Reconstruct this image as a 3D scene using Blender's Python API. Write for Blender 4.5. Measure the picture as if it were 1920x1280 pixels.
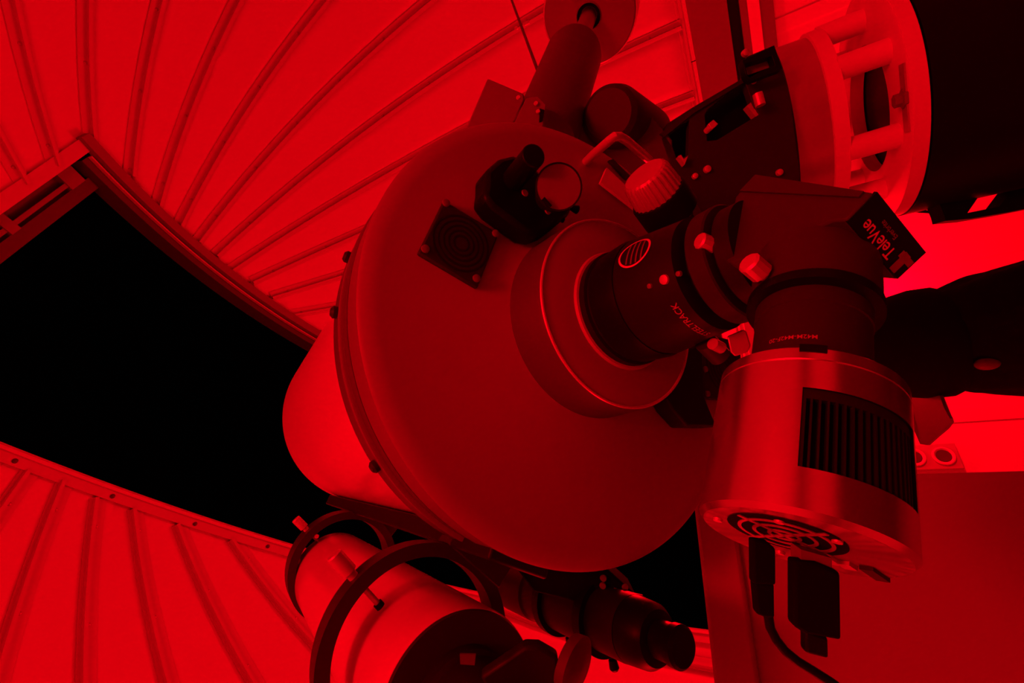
import bpy, bmesh, math, random
from mathutils import Vector, Matrix, noise
from mathutils.geometry import tessellate_polygon
random.seed(4)
PI = math.pi
for o in list(bpy.data.objects): bpy.data.objects.remove(o)
C = bpy.context.scene.collection
SC = bpy.context.scene

# ------------------------------------------------------------------ camera, world, light
RD = 2.2                      # dome radius
ZC = 1.65                     # height of the dome's springing centre
O = Vector((0, 0, ZC))
ROT = Matrix(((-0.44423518, 0.60918854, 0.65692042),
              (0.16267735, 0.77590283, -0.60951692),
              (-0.88101713, -0.16390279, -0.44378451)))
CAM = Vector((0.5588, -0.9548, -0.2068)) + O
FPX = 840.0
cd = bpy.data.cameras.new('camera'); cam = bpy.data.objects.new('camera', cd); C.objects.link(cam)
cam.matrix_world = Matrix.Translation(CAM) @ ROT.to_4x4()
cd.sensor_width = 36; cd.lens = FPX / 1920 * 36; cd.clip_start = 0.01
SC.camera = cam
SC.view_settings.view_transform = 'Standard'
try: SC.view_settings.look = 'None'
except Exception: pass
SC.view_settings.gamma = 1; SC.view_settings.use_curve_mapping = False
SC.view_settings.exposure = 0.0
wd = bpy.data.worlds.new('night_sky'); SC.world = wd; wd.use_nodes = True
wd.node_tree.nodes['Background'].inputs[0].default_value = (0.0006, 0.0002, 0.0002, 1)
wd.node_tree.nodes['Background'].inputs[1].default_value = 0.3
RED = (1.0, 0.0, 0.0045)
def lamp(name, loc, power, radius):
    l = bpy.data.lights.new(name, 'POINT'); l.energy = power; l.color = RED; l.shadow_soft_size = radius
    o = bpy.data.objects.new(name, l); C.objects.link(o); o.location = loc; return o
lamp('red_light', O + Vector((-1.75, .75, .4)), 70, .06)  # unseen light added behind the rear cell to brighten the dome there
lamp('red_light', O + Vector((-1.6, .95, -.9)), 42, .06)
lamp('red_light', O + Vector((-.7, -1.8, -.15)), 50, .34)
lamp('red_light', O + Vector((1.45, -1.2, .4)), 38, .12)  # unseen light added behind the camera, stands in for dome bounce

# ------------------------------------------------------------------ helpers
def V(*a): return Vector(a)
def cw(x, y, z): return CAM + ROT @ Vector((x, y, z))               # camera-frame metres -> world
def dirw(x, y, z): return (ROT @ Vector((x, y, z))).normalized()
def P(px, py, d): return cw((px - 960) / FPX * d, -(py - 640) / FPX * d, -d)
def ray(px, py): return dirw(px - 960, -(py - 640), -FPX)
def hit(px, py, c, n):                                             # ray meets plane
    r = ray(px, py); return CAM + r * ((c - CAM).dot(n) / r.dot(n))
def perp(a):
    b = Vector((0, 0, 1)) if abs(a.z) < .9 else Vector((1, 0, 0))
    u = a.cross(b).normalized(); return u, a.cross(u).normalized()

MATS = {}
def mat(name, alb, rough=.5, metal=0.0, var=.06, scale=20, bump=0.0, spec=.5, coat=0.0):
    if name in MATS: return MATS[name]
    m = bpy.data.materials.new(name); m.use_nodes = True; nt = m.node_tree; N = nt.nodes; L = nt.links
    b = N['Principled BSDF']
    if not isinstance(alb, tuple): alb = (alb, alb, alb)
    tc = N.new('ShaderNodeTexCoord'); nz = N.new('ShaderNodeTexNoise'); nz.inputs['Scale'].default_value = scale
    nz.inputs['Detail'].default_value = 4
    L.new(tc.outputs['Object'], nz.inputs['Vector'])
    mx = N.new('ShaderNodeMix'); mx.data_type = 'RGBA'
    mx.inputs[6].default_value = (*[c * (1 - var) for c in alb], 1); mx.inputs[7].default_value = (*[min(1, c * (1 + var)) for c in alb], 1)
    L.new(nz.outputs['Fac'], mx.inputs[0]); L.new(mx.outputs[2], b.inputs['Base Color'])
    b.inputs['Roughness'].default_value = rough; b.inputs['Metallic'].default_value = metal
    b.inputs['Specular IOR Level'].default_value = spec
    if coat: b.inputs['Coat Weight'].default_value = coat; b.inputs['Coat Roughness'].default_value = .12
    if bump:
        bp = N.new('ShaderNodeBump'); bp.inputs['Strength'].default_value = bump; bp.inputs['Distance'].default_value = .002
        L.new(nz.outputs['Fac'], bp.inputs['Height']); L.new(bp.outputs['Normal'], b.inputs['Normal'])
    MATS[name] = m; return m
DOME = mat('dome_white_paint', .62, .55, 0, .035, 2.2)
RIBM = mat('rib_painted_steel', .50, .45, 0, .05, 9)
RAIL = mat('galvanised_rail', .42, .4, .3, .08, 12)
DRAIL = mat('dark_rail', .07, .5, .1, .1, 12)
WALL = mat('wall_white_paint', .82, .6, 0, .03, 3)
FLOOR = mat('floor_grey', .09, .7, 0, .1, 6)
TUBE = mat('tube_cream_enamel', .82, .28, 0, .02, 4, coat=.3)
CELL = mat('rear_cell_grey_enamel', .34, .42, 0, .04, 60)
CELLD = mat('rear_cell_dark_band', .10, .4, 0, .05, 30)
BLK = mat('black_anodised', .006, .4, 0, .1, 40, spec=.12)
BLK2 = mat('black_satin', .016, .45, 0, .1, 40, spec=.18)
DGR = mat('dark_grey_cast', .035, .5, 0, .1, 40, bump=.2, spec=.2)
DIAG = mat('diagonal_grey', .05, .5, 0, .08, 40, spec=.25)
HOUS = mat('housing_dark_grey', .10, .5, 0, .08, 30, spec=.3)
LINE = mat('print_mid', .4, .5, 0, .02, 20)
KNOB = mat('knob_satin', .55, .4, .3, .05, 60)
BPL = mat('camera_base_satin', .38, .45, .5, .06, 60)
FRM = mat('slit_frame_grey', .2, .5, .1, .08, 12)
MGR = mat('mid_grey_paint', .2, .5, 0, .06, 30)
VOID = mat('black_matte', .004, .9, 0, .1, 20, spec=.1)
SILV = mat('satin_aluminium', .78, .26, 1.0, .03, 60)
SILV2 = mat('bright_screw_steel', .72, .35, .4, .03, 60)
SPUN = mat('worn_metal_band', .46, .32, .6, .6, 9)
WHT = mat('white_powder_coat', .82, .45, 0, .02, 8)
GUIDE = mat('guide_tube_white', .70, .25, 0, .03, 6, coat=.3)
RINGM = mat('ring_dark_brown', .04, .45, 0, .08, 30, spec=.2)
PIERM = mat('pier_black_gloss', .004, .45, 0, .4, 3, spec=.12)
CLOTH = mat('dark_cloth', .003, .95, 0, .3, 60, spec=.1)
HAIR = mat('dark_hair', .003, .9, 0, .4, 90, bump=.6, spec=.08)
SKIN = mat('skin', .45, .5, 0, .05, 20)
PRINT = mat('light_print', .72, .5, 0, .02, 20)
PRINT2 = mat('dim_print', .2, .5, 0, .02, 20)
CABM = mat('cabinet_paint', .33, .6, 0, .05, 3)
PANEL = mat('panel_off_white', .5, .55, 0, .05, 3)

WL = {}
class B:
    def __init__(s): s.v = []; s.f = []
    def add(s, vs, fs):
        n = len(s.v); s.v += [Vector(p) for p in vs]; s.f += [[i + n for i in f] for f in fs]; return s
    def lathe(s, c, a, prof, seg=64, closed=False):
        a = a.normalized(); u, w = perp(a); n = len(prof); vs = []; fs = []
        for i in range(seg):
            t = 2 * PI * i / seg; d = u * math.cos(t) + w * math.sin(t)
            for (l, r) in prof: vs.append(c + a * l + d * r)
        for i in range(seg):
            j = (i + 1) % seg
            for k in range(n if closed else n - 1):
                k2 = (k + 1) % n
                fs.append([i * n + k, j * n + k, j * n + k2, i * n + k2])
        if not closed:
            if prof[0][1] > 1e-6: fs.append([i * n for i in range(seg)])
            if prof[-1][1] > 1e-6: fs.append([i * n + n - 1 for i in range(seg)][::-1])
        return s.add(vs, fs)
    def cyl(s, a, b, r, r2=None, seg=24):
        return s.lathe(a, b - a, [(0, r), ((b - a).length, r if r2 is None else r2)], seg)
    def tube(s, pts, r, seg=10):
        n = len(pts); vs = []; fs = []
        t0 = (pts[1] - pts[0]).normalized(); u, w = perp(t0)
        for i, p in enumerate(pts):
            t = (pts[min(i + 1, n - 1)] - pts[max(i - 1, 0)]).normalized()
            u = (u - t * u.dot(t)).normalized(); w = t.cross(u)
            rr = r[i] if isinstance(r, (list, tuple)) else r
            for k in range(seg):
                q = 2 * PI * k / seg; vs.append(p + (u * math.cos(q) + w * math.sin(q)) * rr)
        for i in range(n - 1):
            for k in range(seg):
                l = (k + 1) % seg; fs.append([i * seg + k, i * seg + l, (i + 1) * seg + l, (i + 1) * seg + k])
        fs += [list(range(seg))[::-1], [(n - 1) * seg + k for k in range(seg)]]
        return s.add(vs, fs)
    def box(s, c, ax, ay, az, hx, hy, hz):
        vs = [c + ax * (hx * i) + ay * (hy * j) + az * (hz * k) for i in (-1, 1) for j in (-1, 1) for k in (-1, 1)]
        return s.add(vs, [[0, 1, 3, 2], [4, 6, 7, 5], [0, 4, 5, 1], [2, 3, 7, 6], [0, 2, 6, 4], [1, 5, 7, 3]])
    def prism(s, poly, vec):
        n = len(poly); return s.add(list(poly) + [p + vec for p in poly],
            [list(range(n))[::-1], list(range(n, 2 * n))] + [[i, (i + 1) % n, (i + 1) % n + n, i + n] for i in range(n)])
    def holed(s, outer, holes, vec):
        loops = [outer] + holes; allp = [p for l in loops for p in l]; n = len(allp)
        o0 = outer[0]; ux = (outer[1] - o0).normalized(); nz_ = vec.normalized(); uy = nz_.cross(ux).normalized(); ux = uy.cross(nz_)
        tri = tessellate_polygon([[Vector(((p - o0).dot(ux) * 100, (p - o0).dot(uy) * 100, 0)) for p in l] for l in loops]); fs = [list(t) for t in tri] + [[i + n for i in t][::-1] for t in tri]
        k = 0
        for l in loops:
            m = len(l)
            for i in range(m): fs.append([k + i, k + (i + 1) % m, k + (i + 1) % m + n, k + i + n])
            k += m
        return s.add(allp + [p + vec for p in allp], fs)
    def ell(s, c, ax, ay, az, rx, ry, rz, seg=24, rings=14, fn=None):
        vs = [c + az * rz]; fs = []
        for i in range(1, rings):
            th = PI * i / rings
            for k in range(seg):
                ph = 2 * PI * k / seg; d = Vector((math.sin(th) * math.cos(ph), math.sin(th) * math.sin(ph), math.cos(th)))
                q = fn(d) if fn else 1
                vs.append(c + (ax * (rx * d.x) + ay * (ry * d.y) + az * (rz * d.z)) * q)
        vs.append(c - az * rz); L = len(vs) - 1
        for k in range(seg):
            l = (k + 1) % seg; fs.append([0, 1 + k, 1 + l]); fs.append([L, L - seg + l, L - seg + k])
            for i in range(rings - 2): a = 1 + i * seg; fs.append([a + k, a + seg + k, a + seg + l, a + l])
        return s.add(vs, fs)
    def build(s, name, m, parent=None, bevel=0, ang=.6, flat=False, **kw):
        me = bpy.data.meshes.new(name)
        c = sum(s.v, Vector()) / len(s.v)
        me.from_pydata([p - c for p in s.v], [], s.f); me.validate()
        bm = bmesh.new(); bm.from_mesh(me); bmesh.ops.recalc_face_normals(bm, faces=bm.faces); bm.to_mesh(me); bm.free()
        me.materials.append(m)
        if not flat:
            me.shade_smooth(); me.set_sharp_from_angle(angle=ang)
        o = bpy.data.objects.new(name, me); C.objects.link(o)
        WL[o.name] = c
        if parent is not None: o.parent = parent; o.location = c - WL[parent.name]
        else: o.location = c
        if bevel:
            md = o.modifiers.new('bevel', 'BEVEL'); md.width = bevel; md.segments = 2; md.limit_method = 'ANGLE'; md.angle_limit = .6
        for k, v in kw.items(): o[k] = v
        return o
def thing(name, loc, label=None, cat=None, group=None, kind=None):
    o = bpy.data.objects.new(name, None); C.objects.link(o); o.location = loc; o.empty_display_size = .05
    WL[o.name] = Vector(loc)
    if label: o['label'] = label
    if cat: o['category'] = cat
    if group: o['group'] = group
    if kind: o['kind'] = kind
    return o
def lettering(txt, size, fn, m, parent, name='lettering', depth=.0003, space=1.0):
    cu = bpy.data.curves.new(name, 'FONT'); cu.body = txt; cu.size = size; cu.align_x = 'CENTER'; cu.align_y = 'CENTER'; cu.space_character = space
    cu.offset = size * .012
    t = bpy.data.objects.new(name, cu); C.objects.link(t)
    dg = bpy.context.evaluated_depsgraph_get(); dg.update()
    me = t.evaluated_get(dg).to_mesh(); b = B()
    vs = [v.co.copy() for v in me.vertices]; fs = [list(p.vertices) for p in me.polygons]
    t.evaluated_get(dg).to_mesh_clear(); bpy.data.objects.remove(t)
    b.add([fn(v.x, v.y) for v in vs], fs)
    return b.build(name, m, parent, flat=True)
X, Y, Z = V(1, 0, 0), V(0, 1, 0), V(0, 0, 1)

# ------------------------------------------------------------------ dome (setting)
YS, YN, XE = 0.52, -0.575, 0.60            # slit edges in the shell
ceiling = thing('ceiling', O, 'white ribbed observatory dome with an open slit', kind='structure')
def sph(az, el, r=RD): return O + V(math.cos(el) * math.cos(az), math.cos(el) * math.sin(az), math.sin(el)) * r
STEP = 2 * PI / 36
OFFU, OFFL = -5.904 + 2 * PI, -1.415
azs = sorted([OFFU + STEP * k for k in range(-2, 16)] + [OFFL - STEP * k for k in range(-7, 10)])
azs = [a for a in azs]
def inslit(p): q = p - O; return YN < q.y < YS and q.x < XE
EL0 = -0.10
def cutbm(bm):
    for co, no in (((0, YS, 0), Y), ((0, YN, 0), Y), ((XE, 0, 0), X)):
        bmesh.ops.bisect_plane(bm, geom=bm.verts[:] + bm.edges[:] + bm.faces[:], plane_co=co, plane_no=no, dist=1e-5)
    kill = [f for f in bm.faces if YN < f.calc_center_median().y < YS and f.calc_center_median().x < XE]
    bmesh.ops.delete(bm, geom=kill, context='FACES')
for i, a in enumerate(azs):
    b_ = azs[(i + 1) % len(azs)]
    if i == len(azs) - 1: b_ += 2 * PI
    bm = bmesh.new(); na, ne = 5, 30; g = []
    for j in range(na + 1):
        az = a + (b_ - a) * j / na
        g.append([bm.verts.new(sph(az, EL0 + (PI / 2 - .02 - EL0) * k / ne) - O) for k in range(ne + 1)])
    for j in range(na):
        for k in range(ne): bm.faces.new([g[j][k], g[j][k + 1], g[j + 1][k + 1], g[j + 1][k]])
    cutbm(bm)
    if not bm.faces: bm.free(); continue
    bmesh.ops.recalc_face_normals(bm, faces=bm.faces)
    me = bpy.data.meshes.new('panel'); bm.to_mesh(me); bm.free(); me.materials.append(DOME); me.shade_smooth()
    o = bpy.data.objects.new('panel', me); C.objects.link(o); o.parent = ceiling; WL[o.name] = O.copy()
    # outward thickness
    md = o.modifiers.new('sheet', 'SOLIDIFY'); md.thickness = .004; md.offset = 1 if me.polygons[0].normal.dot(me.polygons[0].center) > 0 else -1
# ribs: flat flange with a standing seam on one edge, screws along the flange
def rib(az):
    t = V(-math.sin(az), math.cos(az), 0); prof = [(-.030, 0), (-.030, .005), (-.001, .005), (.0, .021), (.012, .021), (.014, .006), (.024, .006), (.024, 0)]
    b = B(); rings = []
    n = 64
    for k in range(n + 1):
        el = EL0 + (PI / 2 - .06 - EL0) * k / n
        p = sph(az, el); q = p - O
        if YN - .02 < q.y < YS + .01 and q.x < XE + .01: break
        e = (O - p).normalized(); rings.append([p + t * x + e * h for x, h in prof])
    if len(rings) < 3: return
    m = len(prof); vs = [v for r in rings for v in r]; fs = []
    for k in range(len(rings) - 1):
        for j in range(m - 1): fs.append([k * m + j, k * m + j + 1, (k + 1) * m + j + 1, (k + 1) * m + j])
    b.add(vs, fs)
    r = b.build('rib', RIBM, ceiling, ang=.5)
    s = B(); el = EL0 + .05 + random.random() * .05
    while el < PI / 2:
        p = sph(az, el); q = p - O
        if (YN - .03 < q.y < YS + .03 and q.x < XE + .02) or el > 1.45: break
        e = (O - p).normalized(); s.lathe(p + t * -.006 + e * .004, e, [(0, .0065), (.004, .006), (.0055, .003)], 8)
        el += .155
    if s.v: s.build('screws', RAIL, r)
for a in azs: rib(a)
def sweep(prof, p0, p1, n=60, closed=True):            # prof: (y, d) across the slit side, swept in the slit direction
    b = B(); vs = []; m = len(prof)
    for k in range(n + 1):
        ph = p0 + (p1 - p0) * k / n
        for (y, d) in prof:
            r = math.sqrt((RD - d) ** 2 - y * y); vs.append(O + V(r * math.cos(ph), y, r * math.sin(ph)))
    fs = [[k * m + j, k * m + (j + 1) % m, (k + 1) * m + (j + 1) % m, (k + 1) * m + j] for k in range(n) for j in range(m)]
    fs += [list(range(m)), [n * m + j for j in range(m)][::-1]]
    return b.add(vs, fs)
PE = math.acos(XE / RD)
def rect(y0, y1, d0, d1): return [(y0, d0), (y1, d0), (y1, d1), (y0, d1)]
frame = thing('trim_1', O + V(0, 0, RD), 'frame of rails around the dome slit', kind='structure')
sweep(rect(.512, .548, -.002, .034), PE - .035, PI * .995).build('flange_rail', FRM, frame)  # grey also carries the dimness of this sideways-facing rail
sweep(rect(.494, .516, -.06, -.006), PE, PI * .995).build('dark_channel', DRAIL, frame)
sweep(rect(.500, .506, -.006, .012), PE, PI * .995).build('bright_bead', RIBM, frame)
sweep(rect(.472, .495, -.10, -.004), PE, PI * .995).build('inner_rail', DRAIL, frame)
lower = sweep(rect(-.622, -.566, -.002, .012), PE - .02, PI * .995).build('flange_rail', RIBM, frame)
sweep(rect(-.584, -.572, .012, .018), PE, PI * .995).build('bead', DOME, frame)
sweep(rect(-.574, -.564, -.10, .012), PE, PI * .995).build('inner_rail', RAIL, frame)
for k in range(13):
    ph = PE + .1 + k * .155; r = math.sqrt((RD - .012) ** 2 - .605 ** 2); p = O + V(r * math.cos(ph), -.605, r * math.sin(ph))
    B().lathe(p, (O - p).normalized(), [(0, .009), (.004, .008), (.006, .004)], 10).build('screw', DRAIL, lower)
def cross(x0, x1, d0, d1, y0=-.57, y1=.515, n=14):      # bars across the slit end
    b = B(); vs = []
    for k in range(n + 1):
        y = y0 + (y1 - y0) * k / n
        for x, d in ((x0, d0), (x1, d0), (x1, d1), (x0, d1)): vs.append(O + V(x, y, math.sqrt((RD - d) ** 2 - x * x - y * y)))
    fs = [[k * 4 + j, k * 4 + (j + 1) % 4, (k + 1) * 4 + (j + 1) % 4, (k + 1) * 4 + j] for k in range(n) for j in range(4)] + [[0, 1, 2, 3], [n * 4 + j for j in (3, 2, 1, 0)]]
    return b.add(vs, fs)
cross(.596, .645, 0, .012).build('end_flange', RIBM, frame)
cross(.53, .60, -.10, -.085, y1=.46).build('back_plate', FRM, frame)
cross(.545, .562, -.085, -.05, y1=.40).build('slide_bar', FRM, frame)
cross(.484, .532, -.10, -.05, y1=.47).build('end_beam', DRAIL, frame)
cross(.53, .60, -.085, -.045, y0=.385, y1=.45, n=3).build('stop_block', FRM, frame)
cross(.53, .60, -.085, -.045, y0=.10, y1=.14, n=3).build('stop_block', FRM, frame)
# wall, skirt rings, floor
def ringwall(r0, r1, z0, z1, seg=144): return B().lathe(O, Z, [(z0, r0), (z1, r0), (z1, r1), (z0, r1)], seg, closed=True)
wall = thing('wall_round', O + V(0, 0, -ZC), 'round white observatory wall under the dome', kind='structure')
WZ0, WZ1, WR = -ZC, -.22, RD
azw = [math.radians(147 + 10 * k) for k in range(36)]
for i, a in enumerate(azw):
    b_ = a + math.radians(10)
    b = B(); n = 5; vs = []
    for j in range(n + 1):
        t = a + .0012 + (b_ - a - .0024) * j / n; d = V(math.cos(t), math.sin(t), 0)
        vs += [O + d * WR + Z * WZ0, O + d * WR + Z * WZ1, O + d * (WR + .01) + Z * WZ1, O + d * (WR + .01) + Z * WZ0]
    fs = [[j * 4 + k, j * 4 + (k + 1) % 4, (j + 1) * 4 + (k + 1) % 4, (j + 1) * 4 + k] for j in range(n) for k in range(4)] + [[0, 1, 2, 3], [n * 4 + 3, n * 4 + 2, n * 4 + 1, n * 4]]
    b.add(vs, fs).build('panel', WALL, wall)
    bt = B(); t = V(-math.sin(a), math.cos(a), 0); e = V(-math.cos(a), -math.sin(a), 0)
    bt.box(O + V(math.cos(a), math.sin(a), 0) * (WR) + Z * (WZ0 + WZ1 - .42) / 2 + e * .001, t, e, Z, .035, .005, (WZ1 - WZ0 - .42) / 2).build('batten', WALL, wall)
ringwall(2.19, RD + .03, -.235, -.2).build('trim_2', RIBM, kind='structure', label='dome base angle')
ringwall(2.165, RD + .02, -.455, -.26).build('trim_3', MGR, kind='structure', label='dark grey dome base ring')
ringwall(2.18, RD + .02, -.51, -.455).build('trim_4', BLK, kind='structure', label='black groove under the base ring')  # gap between the rings modelled as a recessed black ring
ringwall(2.15, RD + .02, -.545, -.51).build('trim_5', MGR, kind='structure')
ringwall(2.14, RD + .02, -.60, -.545).build('trim_6', WHT, kind='structure')
ringwall(2.15, RD + .02, -.665, -.60).build('trim_7', MGR, kind='structure')
B().lathe(V(0, 0, 0), Z, [(-.05, RD + .1), (0, RD + .1)], 96).build('floor', FLOOR, kind='structure', label='floor')

# ------------------------------------------------------------------ main telescope
R = .2
nT = dirw(439.5 - 960, -(885.1 - 640), -FPX)                       # from the rear cell towards the sky
C0 = cw(.346 * R, .080 * R, -1.993 * R)
def ax(s): return C0 + nT * (s * R)
def TP(px, py, s): return hit(px, py, ax(s), nT)
E1 = (ROT @ V(1, 0, 0)); E1 = (E1 - nT * E1.dot(nT)).normalized(); E2 = nT.cross(E1)
def lp(prof): return [(s * R, r * R) for s, r in prof]
tel = thing('telescope', ax(.4), 'large white telescope tube with grey rear cell pointing out of the slit', 'telescope')
B().lathe(C0, nT, lp([(.40, .925), (.41, .935), (3.62, .935), (3.62, .90), (1.2, .90)]), 128).build('tube', TUBE, tel)
cell = B().lathe(C0, nT, lp([(-.012, .38), (-.012, .42), (0, .44), (.0, .93), (.008, .985), (.02, 1.0)]), 160).build('rear_cell', CELL, tel, ang=.9)
B().lathe(C0, nT, lp([(.02, 1.0), (.16, 1.0), (.17, .995)]), 160).build('cell_side', MGR, tel)
B().lathe(C0, nT, lp([(.17, 1.0), (.175, .992), (.27, .992)]), 128).build('cell_band', HOUS, tel)
B().lathe(C0, nT, lp([(.27, 1.0), (.275, 1.008), (.30, 1.008), (.305, 1.0)]), 128).build('cell_rim', MGR, tel)
B().lathe(C0, nT, lp([(.305, .992), (.31, 1.004), (.40, 1.006), (.405, .93)]), 128).build('clamp_band', CELLD, tel)
B().lathe(C0, nT, lp([(0.0, .42), (-.185, .405), (-.197, .398)]), 128).build('collar_wall', HOUS, tel, ang=.9)
B().lathe(C0, nT, lp([(-.197, .398), (-.201, .385), (-.203, .2)]), 128).build('collar_face', CELL, tel, ang=.9)
for s0_, r0_ in ((-.004, .419), (-.199, .396)):
    B().lathe(C0, nT, [(s0_ * R + .0013 * math.cos(t), r0_ * R + .0013 * math.sin(t)) for t in [PI * k / 4 for k in range(8)]], 128, closed=True).build('collar_lip_highlight', SILV2, tel)  # bright rings put the collar edge highlights into the colour
B().lathe(C0, nT, lp([(-.203, .25), (-.214, .245), (-.216, .235), (-.216, .1)]), 96).build('visual_back_ring', PANEL, tel, label='thin bright-edged ring at the visual back')
for q in ((652, 482), (625, 585), (706, 872)):
    p = hit(*q, ax(.35), nT); d = (p - ax(.35)).normalized(); p = ax(.35) + d * R * 1.0
    B().lathe(p, d, [(0, .005), (.004, .005), (.006, .003)], 16).build('band_screw', DGR, tel)
# square fan cover
def plate_on(qs, s, h):                                             # pixel corners -> prism standing h proud of the face
    return [TP(x, y, s) for x, y in qs]
def fan_cover(qs, screws, par, s=-.02):
    pl = [TP(x, y, s) for x, y in qs]
    fc = B().prism(pl, nT * .005).build('fan_cover', DGR, par, bevel=.0015, label='dark square fan cover with round grille')
    c = sum(pl, Vector()) / 4; r = (pl[0] - pl[2]).length / 2 / 1.414
    for k in range(5):
        B().lathe(c - nT * .0002, nT, [(0, r * (.2 + .16 * k)), (-.0003, r * (.2 + .16 * k) + .001), (0, r * (.2 + .16 * k) + .002)], 48, closed=True).build('grille_ring', BLK2, fc)
    for x, y in screws:
        p = TP(x, y, s)
        B().lathe(p, -nT, [(0, .0032), (.0016, .003), (.0022, .0016)], 16).build('screw', MGR, fc)
fan_cover([(833, 374), (936, 438), (896, 540), (784, 474)], [(836, 381), (929, 438), (893, 522), (797, 467)], tel)
# motor focuser unit on the rear cell
mf = thing('focus_motor', TP(990, 370, -.02), 'black boxy unit with round stub and cup on the grey cell face', 'motor')
mo = [(912, 345), (912, 318), (938, 295), (965, 288), (1000, 310), (1048, 352), (1075, 390), (1068, 402), (1032, 432), (1010, 440), (990, 436), (925, 388), (908, 366)]
B().prism([TP(x, y, -.12) for x, y in mo], nT * (.115 * R)).build('housing', BLK, mf, bevel=.004)
B().cyl(TP(962, 338, -.12), TP(1001, 291, -.34), .0092, .0086).build('end_stub', BLK, mf, bevel=.001)
ca, cb = TP(1033, 368, -.16), TP(1048, 350, -.30)
B().lathe(ca, cb - ca, [(0, .013), ((cb - ca).length, .0178), ((cb - ca).length, .0168), ((cb - ca).length - .009, .0115), ((cb - ca).length - .010, 0)], 40).build('cup', BLK2, mf, label='round cup with pale inside')
B().lathe(ca, cb - ca, [((cb - ca).length - .0005, .0169), ((cb - ca).length - .006, .012), ((cb - ca).length - .008, 0)], 40).build('cup_lining', MGR, mf)
B().tube([TP(1018, 372, -.27), TP(1032, 388, -.27)], .0018, 8).build('cup_slot', BLK, mf)
for q, r in (((1082, 393), .004), ((1056, 412), .0028)):
    p = TP(*q, -.10); B().tube([TP(q[0] - 16, q[1] - 6, -.10), p], [r * .5, r], 12).build('thumbscrew', BLK, mf)
for q in ((984, 362), (1027, 396)): B().lathe(TP(*q, -.165), -nT, [(0, .003), (.001, .0026)], 14).build('screw', MGR, mf)
# bright label plate on the cell edge
lpz = [(1138, 314), (1126, 342), (1196, 396), (1176, 350)]
B().prism([TP(x, y, -.03) for x, y in lpz], nT * .003).build('edge_plate', WHT, tel, label='bright metal plate at the cell edge')
B().prism([TP(x, y, -.02) for x, y in ((1142, 300), (1150, 298), (1182, 330), (1176, 336))], nT * .003).build('slot_cover', DGR, tel)
# silver carry handle
hp = [TP(1098, 304, 0), TP(1112, 290, -.08), TP(1142, 264, -.20), TP(1152, 256, -.22), TP(1162, 256, -.22), TP(1174, 263, -.21), TP(1206, 290, -.18), TP(1222, 304, -.10), TP(1226, 310, -.0)]
B().tube(hp, .0042, 14).build('carry_handle', SILV2, tel, label='bright bent-rod handle')
# dovetail bar under the tube
db = []
da, dbb = .05, 3.1
g0 = TP(955, 1046, .12); g1 = TP(940, 1085, .12)
radial = (g0 - ax(.12)); radial = (radial - nT * radial.dot(nT)).normalized(); tang = nT.cross(radial)
c = C0 + radial * (.985 * R) + nT * (1.7 * R)
B().box(c, nT, radial, tang, 1.66 * R, .045 * R, .13 * R).build('dovetail_bar', BLK2, tel, bevel=.002, label='long black dovetail bar along the underside')
# second fan cover at the right side of the cell, and a black latch block below it
fan_cover([(1318, 624), (1388, 640), (1396, 752), (1322, 748)], [(1322, 692), (1330, 640), (1326, 738)], tel, s=-.03)
B().prism([TP(x, y, -.10) for x, y in ((1290, 655), (1318, 640), (1322, 744), (1346, 800), (1290, 799), (1262, 768), (1250, 745), (1276, 716))], nT * (.10 * R)).build('latch_block', BLK2, tel, bevel=.002)

# ------------------------------------------------------------------ focuser
foc = thing('focuser', ax(-.216), 'black cylindrical drawtube focuser with light lettering behind the telescope', 'focuser')
B().lathe(C0, -nT, lp([(.217, .236), (.245, .236), (.248, .222), (.26, .222)]), 96).build('mounting_flange', BLK2, foc)
B().lathe(C0, -nT, lp([(.255, .20), (.262, .228), (.36, .232), (.385, .226), (.388, .21)]), 96).build('rear_section', BLK, foc)
body = B().lathe(C0, -nT, lp([(.380, .215), (.385, .222), (.40, .226), (.56, .205), (.62, .198), (.625, .16)]), 96).build('drawtube', BLK2, foc)
B().lathe(C0, -nT, lp([(.62, .15), (.625, .14), (.70, .14)]), 64).build('inner_drawtube', BLK, foc)
B().lathe(C0, -nT, lp([(.66, .14), (.66, .186), (.665, .19), (.72, .19), (.725, .184), (.725, .13)]), 96).build('clamp_ring', DGR, foc)
def conehit(px, py, k):                                             # point on the focuser surface of local radius
    prof = [(.40, .226), (.56, .205), (.62, .198)]
    r = ray(px, py); lo = None
    for i in range(2000):
        p = CAM + r * (.10 + i * .0002); d = p - C0; s = -d.dot(nT) / R; q = (d + nT * (s * R)).length / R
        rad = .226 - (s - .40) * .13
        if .36 < s < .66 and q <= rad: return p, s, (d + nT * (s * R)).normalized()
    return CAM + r * .25, .5, nT
for q, r_ in (((1246, 524), .0034), ((1273, 513), .0018), ((1219, 536), .0018)):
    p, s, d = conehit(*q, 0); B().lathe(p, d, [(-.001, r_), (.0012, r_ * .9), (.0016, r_ * .3)], 20).build('set_screw', SILV2 if r_ > .003 else MGR, foc)
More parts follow.
